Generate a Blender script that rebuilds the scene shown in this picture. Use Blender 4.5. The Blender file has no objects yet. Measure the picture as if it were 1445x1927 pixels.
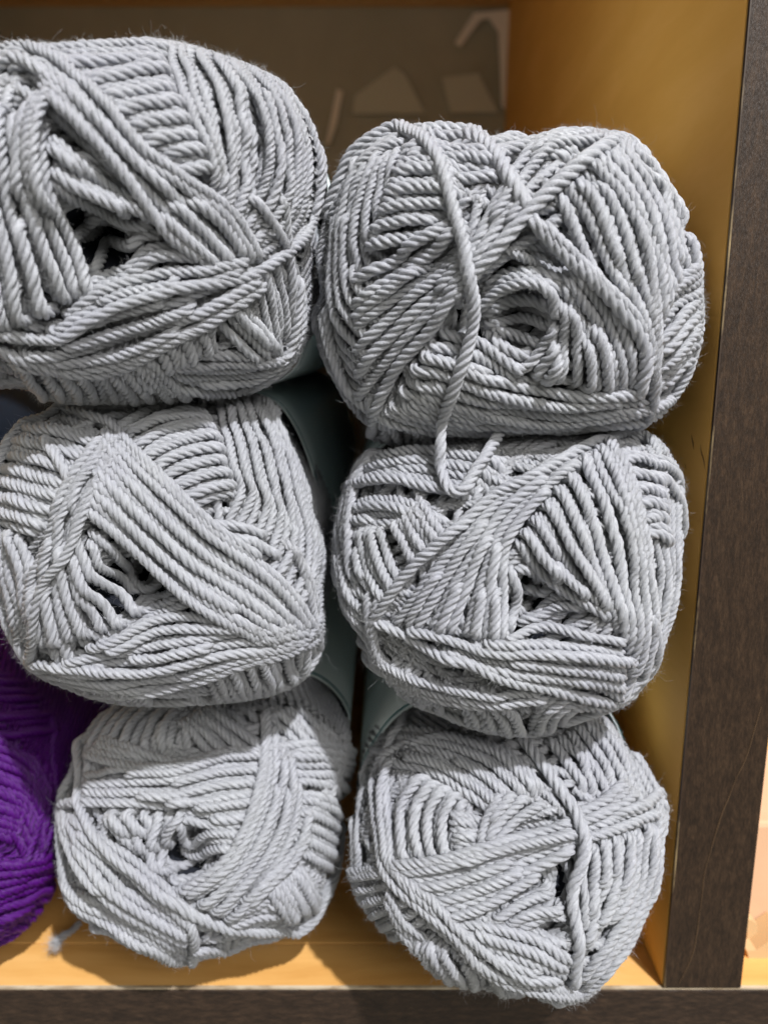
import bpy, math, random
import numpy as np

S = bpy.context.scene
col = S.collection
rng = np.random.default_rng(7)
random.seed(7)

# ------------------------------------------------------------------ camera
PW, PH, F = 1445.0, 1927.0, 1447.0
PITCH = math.radians(11.8)
CP, SP = math.cos(PITCH), math.sin(PITCH)
RIGHT = np.array([1.0, 0, 0]); FWD = np.array([0, CP, -SP]); UP = np.array([0, SP, CP])
cam_d = bpy.data.cameras.new('camera')
cam = bpy.data.objects.new('camera', cam_d); col.objects.link(cam)
cam.location = (0, 0, 0)
cam.rotation_euler = (math.pi / 2 - PITCH, 0, 0)
cam_d.sensor_fit = 'VERTICAL'; cam_d.sensor_height = 36.0
cam_d.lens = 36.0 * F / PH
cam_d.clip_start = 0.01; cam_d.clip_end = 20
cam_d.dof.use_dof = True
cam_d.dof.focus_distance = 0.186
cam_d.dof.aperture_fstop = 9.5
S.camera = cam

# ------------------------------------------------------------------ light
w = bpy.data.worlds.new('World'); S.world = w; w.use_nodes = True
w.node_tree.nodes['Background'].inputs[0].default_value = (1.0, 0.965, 0.84, 1)
w.node_tree.nodes['Background'].inputs[1].default_value = 0.30

def area(name, loc, target, size, power, color, shape='DISK'):
    l = bpy.data.lights.new(name, 'AREA'); l.shape = shape; l.size = size
    l.energy = power; l.color = color
    o = bpy.data.objects.new(name, l); col.objects.link(o)
    o.location = loc
    d = np.array(target, float) - np.array(loc, float)
    import mathutils
    o.rotation_euler = mathutils.Vector(d).to_track_quat('-Z', 'Y').to_euler()
    return o

AZ = math.radians(29); EL = math.radians(55); DIST = 2.4
T0 = np.array([0, 0.2, -0.08])
key = T0 + DIST * np.array([math.sin(AZ) * math.cos(EL), -math.cos(AZ) * math.cos(EL), math.sin(EL)])
area('track_lamp', key, T0, 0.08, 92, (0.985, 0.975, 1.0))
area('sheen_fill_lamp', (0.70, -1.10, 0.85), (0, 0.2, 0), 0.7, 14, (1.0, 0.96, 0.90))  # unseen soft lamp added at front right for the upright's sheen and fill

S.view_settings.view_transform = 'Standard'
S.view_settings.look = 'None'
S.view_settings.exposure = 0
S.view_settings.gamma = 1
S.view_settings.use_curve_mapping = False
S.render.engine = 'CYCLES'
S.cycles.max_bounces = 8
S.cycles.diffuse_bounces = 4

# ------------------------------------------------------------------ materials
def new_mat(name):
    m = bpy.data.materials.new(name); m.use_nodes = True
    nt = m.node_tree
    return m, nt, nt.nodes['Principled BSDF']

def N(nt, t, **kw):
    n = nt.nodes.new(t)
    for k, v in kw.items(): setattr(n, k, v)
    return n

def ramp(nt, fac, stops):
    r = N(nt, 'ShaderNodeValToRGB')
    while len(r.color_ramp.elements) < len(stops): r.color_ramp.elements.new(0.5)
    for e, (p, c) in zip(r.color_ramp.elements, stops): e.position = p; e.color = (*c, 1)
    nt.links.new(fac, r.inputs[0]); return r.outputs[0]

def noise(nt, vec, scale, detail=3, rough=0.5, dist=0.0):
    n = N(nt, 'ShaderNodeTexNoise'); n.inputs['Scale'].default_value = scale
    n.inputs['Detail'].default_value = detail; n.inputs['Roughness'].default_value = rough
    n.inputs['Distortion'].default_value = dist
    nt.links.new(vec, n.inputs['Vector']); return n.outputs['Fac']

def mapping(nt, vec, scale, rot=(0, 0, 0), loc=(0, 0, 0)):
    n = N(nt, 'ShaderNodeMapping'); n.inputs['Scale'].default_value = scale
    n.inputs['Rotation'].default_value = rot; n.inputs['Location'].default_value = loc
    nt.links.new(vec, n.inputs['Vector']); return n.outputs[0]

def yarn_mat(name, c0, c1, sheen, spec=0.85):
    m, nt, b = new_mat(name)
    uv = N(nt, 'ShaderNodeUVMap', uv_map='fibre').outputs[0]
    fib = noise(nt, mapping(nt, uv, (2.2, 44, 1)), 1.0, 4, 0.66, 0.3)
    fib2 = noise(nt, mapping(nt, uv, (5, 80, 1)), 1.0, 2, 0.5)
    add = N(nt, 'ShaderNodeMath', operation='ADD')
    nt.links.new(fib, add.inputs[0]); nt.links.new(fib2, add.inputs[1])
    colr = ramp(nt, fib, [(0.28, c0), (0.72, c1)])
    geo = N(nt, 'ShaderNodeNewGeometry').outputs['Position']
    blotch = noise(nt, geo, 55, 2, 0.5)
    mix = N(nt, 'ShaderNodeMixRGB', blend_type='MULTIPLY'); mix.inputs[0].default_value = 0.9
    tint = ramp(nt, blotch, [(0.3, (0.90, 0.89, 0.93)), (0.7, (1.0, 1.0, 0.985))])
    nt.links.new(colr, mix.inputs[1]); nt.links.new(tint, mix.inputs[2])
    nt.links.new(mix.outputs[0], b.inputs['Base Color'])
    bmp = N(nt, 'ShaderNodeBump'); bmp.inputs['Strength'].default_value = 1.0
    bmp.inputs['Distance'].default_value = 0.00040
    nt.links.new(add.outputs[0], bmp.inputs['Height']); nt.links.new(bmp.outputs[0], b.inputs['Normal'])
    b.inputs['Roughness'].default_value = 0.40
    b.inputs['Specular IOR Level'].default_value = spec
    b.inputs['Sheen Weight'].default_value = sheen
    b.inputs['Sheen Roughness'].default_value = 0.5
    b.inputs['Anisotropic'].default_value = 0.75
    b.inputs['Anisotropic Rotation'].default_value = 0.25
    tg = N(nt, 'ShaderNodeTangent', direction_type='UV_MAP', uv_map='fibre')
    nt.links.new(tg.outputs[0], b.inputs['Tangent'])
    b.inputs['Subsurface Weight'].default_value = 0.5
    b.inputs['Subsurface Radius'].default_value = (1, 1, 1)
    b.inputs['Subsurface Scale'].default_value = 0.0018
    return m

GREY = yarn_mat('grey_yarn', (0.355, 0.372, 0.405), (0.53, 0.55, 0.59), 0.12, 1.0)
PURPLE = yarn_mat('purple_yarn', (0.06, 0.0006, 0.14), (0.125, 0.002, 0.255), 0.0, 0.6)
NAVY = yarn_mat('navy_yarn', (0.003, 0.006, 0.012), (0.006, 0.012, 0.024), 0.0, 0.2)

def simple(name, c, rough=0.6, spec=0.4, metal=0):
    m, nt, b = new_mat(name)
    b.inputs['Base Color'].default_value = (*c, 1)
    b.inputs['Roughness'].default_value = rough
    b.inputs['Specular IOR Level'].default_value = spec
    return m

def wood(name, stops, stretch, scale, rough, bump=0.3, spec=0.4, pores=None):
    m, nt, b = new_mat(name)
    P = N(nt, 'ShaderNodeNewGeometry').outputs['Position']
    n1 = noise(nt, mapping(nt, P, stretch), scale, 6, 0.62, 0.35)
    cc = ramp(nt, n1, stops)
    if pores:
        n2 = noise(nt, mapping(nt, P, [s * pores[0] for s in stretch]), scale, 3, 0.6)
        pr = ramp(nt, n2, [(0.42, pores[1]), (0.60, (1, 1, 1))])
        mx = N(nt, 'ShaderNodeMixRGB', blend_type='MULTIPLY'); mx.inputs[0].default_value = 1
        nt.links.new(cc, mx.inputs[1]); nt.links.new(pr, mx.inputs[2]); cc = mx.outputs[0]
    nt.links.new(cc, b.inputs['Base Color'])
    n3 = noise(nt, mapping(nt, P, stretch), scale * 4, 4, 0.6)
    bmp = N(nt, 'ShaderNodeBump'); bmp.inputs['Strength'].default_value = bump
    bmp.inputs['Distance'].default_value = 0.0004
    nt.links.new(n3, bmp.inputs['Height']); nt.links.new(bmp.outputs[0], b.inputs['Normal'])
    b.inputs['Roughness'].default_value = rough
    b.inputs['Specular IOR Level'].default_value = spec
    return m

BIRCH = wood('amber_birch', [(0.28, (0.64, 0.34, 0.075)), (0.5, (0.70, 0.385, 0.09)), (0.70, (0.76, 0.43, 0.12))],
             (1.0, 0.22, 1.0), 45, 0.62, 0.02, 0.2)
BIRCH_X = wood('amber_birch_board', [(0.28, (0.52, 0.25, 0.06)), (0.5, (0.66, 0.36, 0.11)), (0.72, (0.77, 0.46, 0.17))],
               (0.16, 1.0, 1.0), 60, 0.42, 0.06)
DARK_V = wood('dark_stained_wood_upright', [(0.25, (0.020, 0.011, 0.006)), (0.5, (0.038, 0.021, 0.011)), (0.78, (0.066, 0.038, 0.020))],
              (1.0, 1.0, 0.22), 700, 0.45, 0.6, 0.4, (3.0, (0.6, 0.6, 0.6)))
DARK_H = wood('dark_stained_wood_level', [(0.25, (0.018, 0.0105, 0.007)), (0.5, (0.038, 0.022, 0.013)), (0.78, (0.074, 0.044, 0.026))],
              (0.22, 1.0, 1.0), 700, 0.5, 0.6, 0.4, (3.0, (0.6, 0.6, 0.6)))
VEIN = simple('pale_wood_vein', (0.085, 0.05, 0.025), 0.5)
HOLLOW_SHADE = simple('painted_hollow_shade', (0.018, 0.02, 0.026), 1.0, 0.0)  # shade of the centre holes put in as near-black colour
CORE = simple('inner_winding', (0.30, 0.31, 0.33), 1.0, 0.0)
EDGE = wood('worn_pale_edge', [(0.3, (0.20, 0.13, 0.07)), (0.6, (0.55, 0.46, 0.33))], (0.3, 1, 1), 300, 0.35)
BACK = wood('dark_back_panel', [(0.3, (0.33, 0.31, 0.23)), (0.7, (0.44, 0.41, 0.32))], (1, 1, 1), 9, 0.25, 0.0, 0.6)
PAPER = simple('pale_blue_paper', (0.82, 0.92, 0.93), 0.9, 0.0)
TEAL = simple('teal_print', (0.01, 0.20, 0.24), 0.9, 0.0)
CARD = wood('tan_cardboard', [(0.3, (0.62, 0.39, 0.24)), (0.7, (0.68, 0.44, 0.28))], (1, 1, 1), 30, 0.7, 0.1)
CARD_EDGE = simple('tan_wood_block', (0.55, 0.38, 0.20), 0.6)
REFLECTION = simple('painted_reflection', (0.54, 0.52, 0.41), 0.35, 0.6)  # pale colour imitating a reflection in the back panel
REFLECTION_STREAK = simple('painted_reflection_streak', (0.88, 0.80, 0.70), 0.3, 0.6)

# ------------------------------------------------------------------ mesh helpers
def link(name, me, m, parent=None):
    o = bpy.data.objects.new(name, me); col.objects.link(o)
    me.materials.append(m)
    if parent is not None: o.parent = parent
    return o

def fast_mesh(name, V, Q, uv=None, smooth=True):
    me = bpy.data.meshes.new(name)
    V = np.ascontiguousarray(V, np.float32); Q = np.ascontiguousarray(Q, np.int32)
    k = Q.shape[1]
    me.vertices.add(len(V)); me.vertices.foreach_set('co', V.ravel())
    me.loops.add(Q.size); me.loops.foreach_set('vertex_index', Q.ravel())
    me.polygons.add(len(Q))
    me.polygons.foreach_set('loop_start', np.arange(0, Q.size, k, dtype=np.int32))
    me.polygons.foreach_set('loop_total', np.full(len(Q), k, np.int32))
    if uv is not None:
        l = me.uv_layers.new(name='fibre'); l.data.foreach_set('uv', np.ascontiguousarray(uv[Q.ravel()], np.float32).ravel())
    me.update(calc_edges=True)
    me.polygons.foreach_set('use_smooth', np.full(len(Q), smooth, bool))
    me.update()
    return me

def box(x0, x1, y0, y1, z0, z1, bev=0.0006):
    import bmesh
    bm = bmesh.new()
    vs = [bm.verts.new((x, y, z)) for x in (x0, x1) for y in (y0, y1) for z in (z0, z1)]
    for f in ((0, 1, 3, 2), (4, 6, 7, 5), (0, 4, 5, 1), (2, 3, 7, 6), (0, 2, 6, 4), (1, 5, 7, 3)):
        bm.faces.new([vs[i] for i in f])
    bmesh.ops.recalc_face_normals(bm, faces=bm.faces)
    if bev: bmesh.ops.bevel(bm, geom=list(bm.edges), offset=bev, segments=2, affect='EDGES', profile=0.6)
    me = bpy.data.meshes.new('board'); bm.to_mesh(me); bm.free()
    return me

def prism(poly, y0, y1):
    """polygon in x,z extruded from y0 to y1"""
    import bmesh
    bm = bmesh.new()
    a = [bm.verts.new((x, y0, z)) for x, z in poly]; b = [bm.verts.new((x, y1, z)) for x, z in poly]
    bm.faces.new(a); bm.faces.new(b[::-1])
    for i in range(len(a)):
        j = (i + 1) % len(a); bm.faces.new((a[i], b[i], b[j], a[j]))
    bmesh.ops.recalc_face_normals(bm, faces=bm.faces)
    me = bpy.data.meshes.new('prism'); bm.to_mesh(me); bm.free()
    return me

def empty(name, loc, label, cat, group=None):
    o = bpy.data.objects.new(name, None); col.objects.link(o); o.location = loc
    o.empty_display_size = 0.01
    o['label'] = label; o['category'] = cat
    if group: o['group'] = group
    return o

def ray(px, py):
    px = np.asarray(px, float); py = np.asarray(py, float)
    return (RIGHT * ((px - PW / 2) / F)[..., None] - UP * ((py - PH / 2) / F)[..., None] + FWD)

def on_plane_y(px, py, Y):
    r = ray(px, py); return r * (Y / r[..., 1])[..., None]

# ------------------------------------------------------------------ shelving unit
D0 = 0.2
c = on_plane_y(1247, 1860, D0)
FLOOR = float(c[2]); WALLX = float(c[0])
BACKY = 0.587; CEIL = 0.2306; POST = 0.0236
unit = empty('shelving_unit', (0, D0, FLOOR), 'amber wooden shelving unit with dark stained front edges that holds all the yarn', 'shelving unit')
def part(name, me, m, parent=unit):
    o = link(name, me, m, parent)
    o.matrix_parent_inverse = parent.matrix_world.inverted() if False else o.matrix_parent_inverse
    o.location = tuple(-np.array(parent.location)) if parent.parent is None else (0, 0, 0)
    return o
XL = -0.36; XR = 0.34
part('shelf_board', box(XL, XR, D0 + 0.0185, BACKY - 0.0005, FLOOR - 0.018, FLOOR, 0.0003), BIRCH_X)
part('shelf_board_lip', box(XL, XR, D0 + 0.0012, D0 + 0.018, FLOOR - 0.018, FLOOR - 0.0001, 0.0002), BIRCH_X)
edge = part('board_edging', box(XL, XR, D0 - 0.0002, D0 + 0.0010, FLOOR - 0.030, FLOOR - 0.0006, 0.0004), DARK_H)
part('worn_edge_line', box(XL, XR, D0 + 0.0001, D0 + 0.0011, FLOOR - 0.0005, FLOOR + 0.00005, 0), EDGE)
div = part('divider_panel', box(WALLX, WALLX + POST - 0.0003, D0 + 0.0012, BACKY - 0.0005, FLOOR + 0.0002, CEIL, 0.0003), BIRCH)
ded = part('divider_edging', box(WALLX + 0.0001, WALLX + POST, D0 - 0.0004, D0 + 0.0010, FLOOR + 0.0004, CEIL + 0.01, 0.0005), DARK_V)
EDGE_V = wood('rubbed_upright_edge', [(0.50, (0.035, 0.02, 0.012)), (0.70, (0.30, 0.22, 0.11))], (1, 1, 0.25), 160, 0.5)
part('rubbed_edge', box(WALLX + 0.00002, WALLX + 0.0005, D0 - 0.00055, D0 + 0.0004, FLOOR + 0.0008, CEIL, 0.00008), EDGE_V)
part('back_panel', box(XL, XR, BACKY, BACKY + 0.006, FLOOR - 0.02, CEIL + 0.02, 0), BACK)
part('upper_board', box(XL, XR, D0 + 0.0012, BACKY - 0.0005, CEIL + 0.0003, CEIL + 0.018, 0.0003), BIRCH_X)
part('divider_panel', box(-0.29, -0.27, D0 + 0.0012, BACKY - 0.0005, FLOOR + 0.0002, CEIL, 0.0003), BIRCH)

# ------------------------------------------------------------------ yarn engine
def catmull(P, m):
    P = np.asarray(P, float)
    if len(P) == 2: return P[0] + (P[1] - P[0]) * np.linspace(0, 1, m)[:, None]
    Q = np.vstack([2 * P[0] - P[1], P, 2 * P[-1] - P[-2]])
    out = []
    for i in range(1, len(Q) - 2):
        t = np.linspace(0, 1, 14, endpoint=False)[:, None]
        p0, p1, p2, p3 = Q[i - 1:i + 3]
        out.append(0.5 * (2 * p1 + (p2 - p0) * t + (2 * p0 - 5 * p1 + 4 * p2 - p3) * t ** 2 + (3 * p1 - p0 - 3 * p2 + p3) * t ** 3))
    out.append(P[-1:]); out = np.vstack(out)
    return resample(out, m)

def resample(P, m=None, step=None):
    s = np.concatenate([[0], np.cumsum(np.linalg.norm(np.diff(P, axis=0), axis=1))])
    if m is None: m = max(4, int(s[-1] / step) + 1)
    t = np.linspace(0, s[-1], m)
    return np.stack([np.interp(t, s, P[:, k]) for k in range(P.shape[1])], 1)

def wob(n, scale, amp):
    """smooth random sequence"""
    k = max(3, int(n / scale) + 3)
    return np.interp(np.linspace(0, k - 1, n), np.arange(k), rng.normal(0, amp, k))

def section(nply=4, per=5):
    a = math.pi / nply
    c, rp = 0.56, 0.452
    out = []; al_all = []
    for k in range(nply):
        for j in range(per):
            al = -a + 2 * a * j / per
            r = c * math.cos(al) + math.sqrt(max(1e-6, rp * rp - (c * math.sin(al)) ** 2))
            out.append(r); al_all.append(2 * math.pi * (k + 0.5) / nply + al)
    return np.array(out), np.array(al_all)

class YarnMesh:
    def __init__(s): s.V = []; s.Q = []; s.U = []; s.n = 0
    def tube(s, P, d, hi=True, pitch=2.9):
        """P: centre line sampled evenly, d: diameter"""
        step = d / (5.0 if hi else 3.0)
        P = resample(P, step=step)
        n = len(P)
        if n < 3: return
        T = np.gradient(P, axis=0); T /= np.linalg.norm(T, axis=1)[:, None] + 1e-12
        ref = np.array([0.13, -1.0, 0.21])
        nrm = np.zeros_like(P)
        v = ref - T[0] * (ref @ T[0])
        if np.linalg.norm(v) < 0.1: v = np.array([1, 0, 0]) - T[0] * T[0][0]
        nrm[0] = v / np.linalg.norm(v)
        for i in range(1, n):
            v = nrm[i - 1] - T[i] * (nrm[i - 1] @ T[i]); nrm[i] = v / (np.linalg.norm(v) + 1e-12)
        bn = np.cross(T, nrm)
        rr, aa = section(4, 5 if hi else 3)
        L = np.arange(n) * step
        p = pitch * d * rng.uniform(0.88, 1.12)
        ph = -(L / p * 2 * math.pi + np.cumsum(wob(n, 12, 0.06))) * -1 + rng.uniform(0, 6.28)
        R = 0.5 * d * (1 + wob(n, 14, 0.06))
        ang = aa[None, :] + ph[:, None]
        # small differences between plies
        pl = 1 + np.repeat(np.stack([wob(n, 9, 0.06) for _ in range(4)], 1), len(aa) // 4, axis=1)
        rad = rr[None, :] * R[:, None] * pl * (1 + rng.normal(0, 0.018, pl.shape))
        V = P[:, None, :] + nrm[:, None, :] * (np.cos(ang) * rad)[..., None] + bn[:, None, :] * (np.sin(ang) * rad)[..., None]
        m = len(aa)
        i = np.arange(n - 1)[:, None] * m; j = np.arange(m)[None, :]; j2 = (j + 1) % m
        Q = np.stack([i + j, i + j2, i + m + j2, i + m + j], -1).reshape(-1, 4) + s.n
        off = rng.uniform(0, 50)
        U = np.stack([np.repeat(L / d + off, m), np.tile(np.arange(m) / m * 1.0 + off * 3.7, n)], 1)
        s.V.append(V.reshape(-1, 3)); s.Q.append(Q); s.U.append(U); s.n += n * m
    def build(s, name, m, parent, origin):
        V = np.vstack(s.V) - origin
        me = fast_mesh(name, V, np.vstack(s.Q), np.vstack(s.U))
        return link(name, me, m, parent)

def fuzz_mesh(points, normals, tangents, n, lo, hi, rad, seg=6, flat=0.5):
    idx = rng.integers(0, len(points), n)
    p = points[idx]; nm = normals[idx]; tg = tangents[idx]
    L = rng.uniform(lo, hi, n) * rng.uniform(0.4, 1.0, n) ** 1.5
    V = np.zeros((n, seg + 1, 3, 3))
    side = np.cross(nm, tg); side /= np.linalg.norm(side, axis=1)[:, None] + 1e-9
    d = nm * rng.uniform(0.0, 0.8, n)[:, None] + tg * rng.choice([-1, 1], n)[:, None] * rng.uniform(0.3, 1, n)[:, None] + side * rng.normal(0, 0.45, n)[:, None]
    d /= np.linalg.norm(d, axis=1)[:, None]
    k = rng.normal(0, 1, (n, 3)); k -= d * np.sum(k * d, 1)[:, None]
    k /= np.linalg.norm(k, axis=1)[:, None] + 1e-9
    curl = rng.normal(0, 2.6, n)
    pos = p.copy()
    for i in range(seg + 1):
        a = np.cross(d, [0.3, 0.5, 0.8]); a /= np.linalg.norm(a, axis=1)[:, None] + 1e-9
        b = np.cross(d, a)
        r = rad * (1 - 0.6 * i / seg)
        for j in range(3):
            t = 2 * math.pi * j / 3
            V[:, i, j] = pos + r * (a * math.cos(t) + b * math.sin(t))
        step = (L / seg)[:, None]
        pos = pos + d * step
        d = d + k * (curl / seg)[:, None] + rng.normal(0, 0.34, (n, 3))
        d /= np.linalg.norm(d, axis=1)[:, None]
    base = (np.arange(n) * (seg + 1) * 3)[:, None, None]
    i = np.arange(seg)[None, :, None] * 3; j = np.arange(3)[None, None, :]; j2 = (j + 1) % 3
    Q = np.stack([base + i + j, base + i + j2, base + i + 3 + j2, base + i + 3 + j], -1).reshape(-1, 4)
    return V.reshape(-1, 3), Q

FUZZ = simple('loose_fibre', (0.52, 0.53, 0.545), 0.5, 0.5)
FUZZP = simple('loose_purple_fibre', (0.20, 0.03, 0.34), 0.5, 0.5)

GN = 512
gx = (np.arange(GN) + 0.5) / GN * 4 - 2
GX, GY = np.meshgrid(gx, gx, indexing='ij')
gr2 = np.minimum(GX ** 2 + GY ** 2, 3.98)
gw = 1 - gr2 / 2
gk = np.sqrt(1 - gr2 / 4)
GD = np.stack([GX * gk, GY * gk, gw], -1)          # local directions u,v,w
GD /= np.linalg.norm(GD, axis=-1)[..., None]
WIN = 13
wi, wj = np.meshgrid(np.arange(-WIN, WIN + 1), np.arange(-WIN, WIN + 1), indexing='ij')
wi = wi.ravel(); wj = wj.ravel()

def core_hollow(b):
    # faces deep in the hollow centre are painted near-black to imitate the shade inside
    o = b.root.children[0]; me = o.data; me.materials.append(HOLLOW_SHADE)
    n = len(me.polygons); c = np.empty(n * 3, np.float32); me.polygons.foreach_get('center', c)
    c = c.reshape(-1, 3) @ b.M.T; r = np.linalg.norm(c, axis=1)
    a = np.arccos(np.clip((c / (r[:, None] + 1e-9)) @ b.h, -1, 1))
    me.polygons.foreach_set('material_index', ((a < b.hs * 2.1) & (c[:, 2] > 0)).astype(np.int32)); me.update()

class Ball:
    def __init__(b, sc, ox, oy, outline, cpx, zc, hole, d=0.00322, holesize=0.23, holedepth=0.58, depthk=0.76, lin0=0.06, rk=0.945, core=2.8, ysz=1.0, power=2.35):
        b.sc, b.ox, b.oy, b.d = sc, ox, oy, d
        b.power = power; b.lin0 = lin0; b.rk = rk
        o = np.array(outline, float) / sc + [ox, oy]
        b.cpx = np.array(cpx, float)
        r = ray(*cpx); b.C = r * zc
        b.ew = -r / np.linalg.norm(r)
        b.eu = RIGHT - b.ew * (RIGHT @ b.ew); b.eu /= np.linalg.norm(b.eu)
        b.ev = np.cross(b.ew, b.eu)
        b.M = np.stack([b.eu, b.ev, b.ew])            # world -> local rows
        # outline -> radius by angle (rays of the outline hit the plane through C facing the camera)
        ro = ray(o[:, 0], o[:, 1]); t = (b.C @ b.ew) / (ro @ b.ew)
        q = (ro * t[:, None] - b.C) @ b.M.T
        ph = np.arctan2(q[:, 1], q[:, 0]); rr = np.hypot(q[:, 0], q[:, 1])
        dist = np.linalg.norm(b.C)
        rr = rr / np.sqrt(1 + (rr / dist) ** 2 * 1.0) - 0.48 * d
        k = np.argsort(ph); ph = ph[k]; rr = rr[k]
        b.php = np.concatenate([ph - 2 * math.pi, ph, ph + 2 * math.pi]); b.rrp = np.tile(rr, 3)
        tt = np.linspace(-math.pi, math.pi, 361); v = np.interp(tt, b.php, b.rrp)
        ker = np.hanning(17); ker /= ker.sum()
        v = np.convolve(np.tile(v[:-1], 3), ker, 'same')[360:720]
        b.pt = np.concatenate([tt[:-1], [math.pi]]); b.pr = np.concatenate([v, v[:1]])
        b.rm = float(v.mean()); b.L = b.rm * depthk
        b.Lb = b.rm * 1.0
        b.h = np.array([0, 0, 1.0]); b.hs = holesize; b.hd = 0.0
        if hole is not None:
            hp = np.array(hole, float) / sc + [ox, oy]
            b.h = b.hit(hp[None], False)[0]
            b.hd = holedepth
        b.Cm = b.R(GD.reshape(-1, 3), True).reshape(GN, GN) - core * d
        b.Rs = b.R(GD.reshape(-1, 3), False).reshape(GN, GN)
        b.mesh = YarnMesh(); b.extra = []
        b.fp = []; b.ft = []; b.fn = []
    def R(b, dr, dent):
        s = np.hypot(dr[:, 0], dr[:, 1]); rho = np.interp(np.arctan2(dr[:, 1], dr[:, 0]), b.pt, b.pr)
        L = np.where(dr[:, 2] > 0, b.L, b.Lb); n = b.power
        r = ((s / rho) ** n + (np.abs(dr[:, 2]) / L) ** n) ** (-1 / n)
        if dent and b.hd:
            a = np.arccos(np.clip(dr @ b.h, -1, 1))
            r = r * (1 - b.hd * np.exp(-(a / b.hs) ** 3))
        return r
    def hit(b, px, dent, off=0.0):
        r = ray(px[:, 0], px[:, 1]); r /= np.linalg.norm(r, axis=1)[:, None]
        dist = np.linalg.norm(b.C); R0 = b.rm * 1.5
        ts = np.linspace(dist - R0, dist + R0 * 0.6, 260)
        P = r[:, None, :] * ts[None, :, None] - b.C
        Pl = P @ b.M.T
        nn = np.linalg.norm(Pl, axis=2); dl = Pl / nn[..., None]
        Fv = nn - b.R(dl.reshape(-1, 3), dent).reshape(nn.shape) - off
        neg = Fv < 0
        first = np.where(neg.any(1), neg.argmax(1), Fv.argmin(1))
        return dl[np.arange(len(px)), first]
    def cell(b, dl):
        k = np.sqrt(2 / np.maximum(1e-3, 1 + dl[:, 2]))
        i = np.clip(((dl[:, 0] * k + 2) / 4 * GN).astype(int), 0, GN - 1)
        j = np.clip(((dl[:, 1] * k + 2) / 4 * GN).astype(int), 0, GN - 1)
        return i, j
    def splat(b, dl, r, d, comp):
        i, j = b.cell(dl)
        I = np.clip(i[:, None] + wi[None], 0, GN - 1); J = np.clip(j[:, None] + wj[None], 0, GN - 1)
        G = GD[I, J]
        ang = np.sqrt(np.maximum(0, 2 - 2 * np.einsum('abc,ac->ab', G, dl)))
        dist2 = (ang * r[:, None]) ** 2; k2 = (0.92 * d) ** 2
        h = r[:, None] + np.sqrt(np.maximum(0, k2 - dist2)) * comp
        ok = dist2 < k2
        np.maximum.at(b.Cm, (I[ok], J[ok]), h[ok])
    def lay(b, dl, d=None, dive=(1, 1), taut=30, comp=0.62, cap=0.28, hi=True, mesh=None, lift=0.0, ext=None, dent=True, fz=True):
        """dl: directions along the path (local)"""
        d = d or b.d
        Rr = b.R(dl, False)
        P = resample(dl * Rr[:, None], step=d / 4)
        dl = P / np.linalg.norm(P, axis=1)[:, None]
        parts = [dl]
        for e in (0, 1):
            a, bb = (dl[0], dl[min(3, len(dl) - 1)]) if e == 0 else (dl[-1], dl[-min(4, len(dl))])
            t = a - bb; t -= a * (t @ a); t /= np.linalg.norm(t) + 1e-9
            lng = (0.55 if a[2] < 0.42 else 1.3 * d / b.rm) if ext is None else ext[e]
            if lng <= 0: continue
            s = np.arange(1, max(2, int(lng * b.rm / (d / 4))))[:, None] * (d / 4 / b.rm)
            e_ = a * np.cos(s) + t * np.sin(s)
            parts = [e_[::-1]] + parts if e == 0 else parts + [e_]
        dl = np.vstack(parts)
        if len(dl) < 6: return None
        i, j = b.cell(dl)
        base = b.Cm[i, j] + lift * d
        top = b.Rs[i, j] + cap * d
        base = np.minimum(base, top)
        r = base.copy()
        for _ in range(taut):
            r2 = r.copy(); r2[1:-1] = 0.5 * (r[:-2] + r[2:])
            r = np.maximum(base, r2 * 0.99985)
        ker = np.hanning(7); ker /= ker.sum()
        r = np.convolve(np.pad(r, 3, 'edge'), ker, 'valid')
        n = len(r); s = np.arange(n) / 4.0
        if dive[0]: r -= 1.7 * d * np.clip(1 - s / 1.4, 0, 1) ** 1.5
        if dive[1]: r -= 1.7 * d * np.clip(1 - s[::-1] / 1.4, 0, 1) ** 1.5
        b.splat(dl, r, d, comp)
        P = b.C + (dl * r[:, None]) @ b.M
        (mesh or b.mesh).tube(P, d * 1.07 * rng.uniform(0.92, 1.12), hi)
        if fz:
            T = np.gradient(P, axis=0); T /= np.linalg.norm(T, axis=1)[:, None] + 1e-12
            Nn = dl @ b.M
            Sd = np.cross(T, Nn); Sd /= np.linalg.norm(Sd, axis=1)[:, None] + 1e-9
            for _ in range(3):
                a = rng.uniform(-1.4, 1.4, n)[:, None]
                q = Nn * np.cos(a) + Sd * np.sin(a)
                b.fp.append(P + q * d * 0.45); b.ft.append(T); b.fn.append(q)
        return P
    def px(b, pts): return np.array(pts, float) / b.sc + [b.ox, b.oy]
    def bundle(b, n, A, B, **kw):
        m = 44
        a = catmull(b.px(A), m); c_ = catmull(b.px(B), m)
        ins = kw.pop('inside', False); fixed = kw.pop('fixed', False)
        d = kw.get('d') or b.d
        if not fixed:
            rows = []
            for q in np.linspace(0, 1, 5):
                dl = b.hit(a * (1 - q) + c_ * q, False); rows.append(dl * b.R(dl, False)[:, None])
            w_ = np.zeros(m)
            for r0, r1 in zip(rows[:-1], rows[1:]):
                T = np.gradient((r0 + r1) / 2, axis=0); T /= np.linalg.norm(T, axis=1)[:, None] + 1e-12
                v = r1 - r0; v -= T * np.sum(v * T, 1)[:, None]; w_ += np.linalg.norm(v, axis=1)
            n = int(np.clip(round(np.percentile(w_, 92) / (0.84 * d)) + 1, 2, 62))
        laid = np.zeros((0, 3))
        order = sorted(range(n), key=lambda i: int(format(i, '06b')[::-1], 2))
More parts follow.
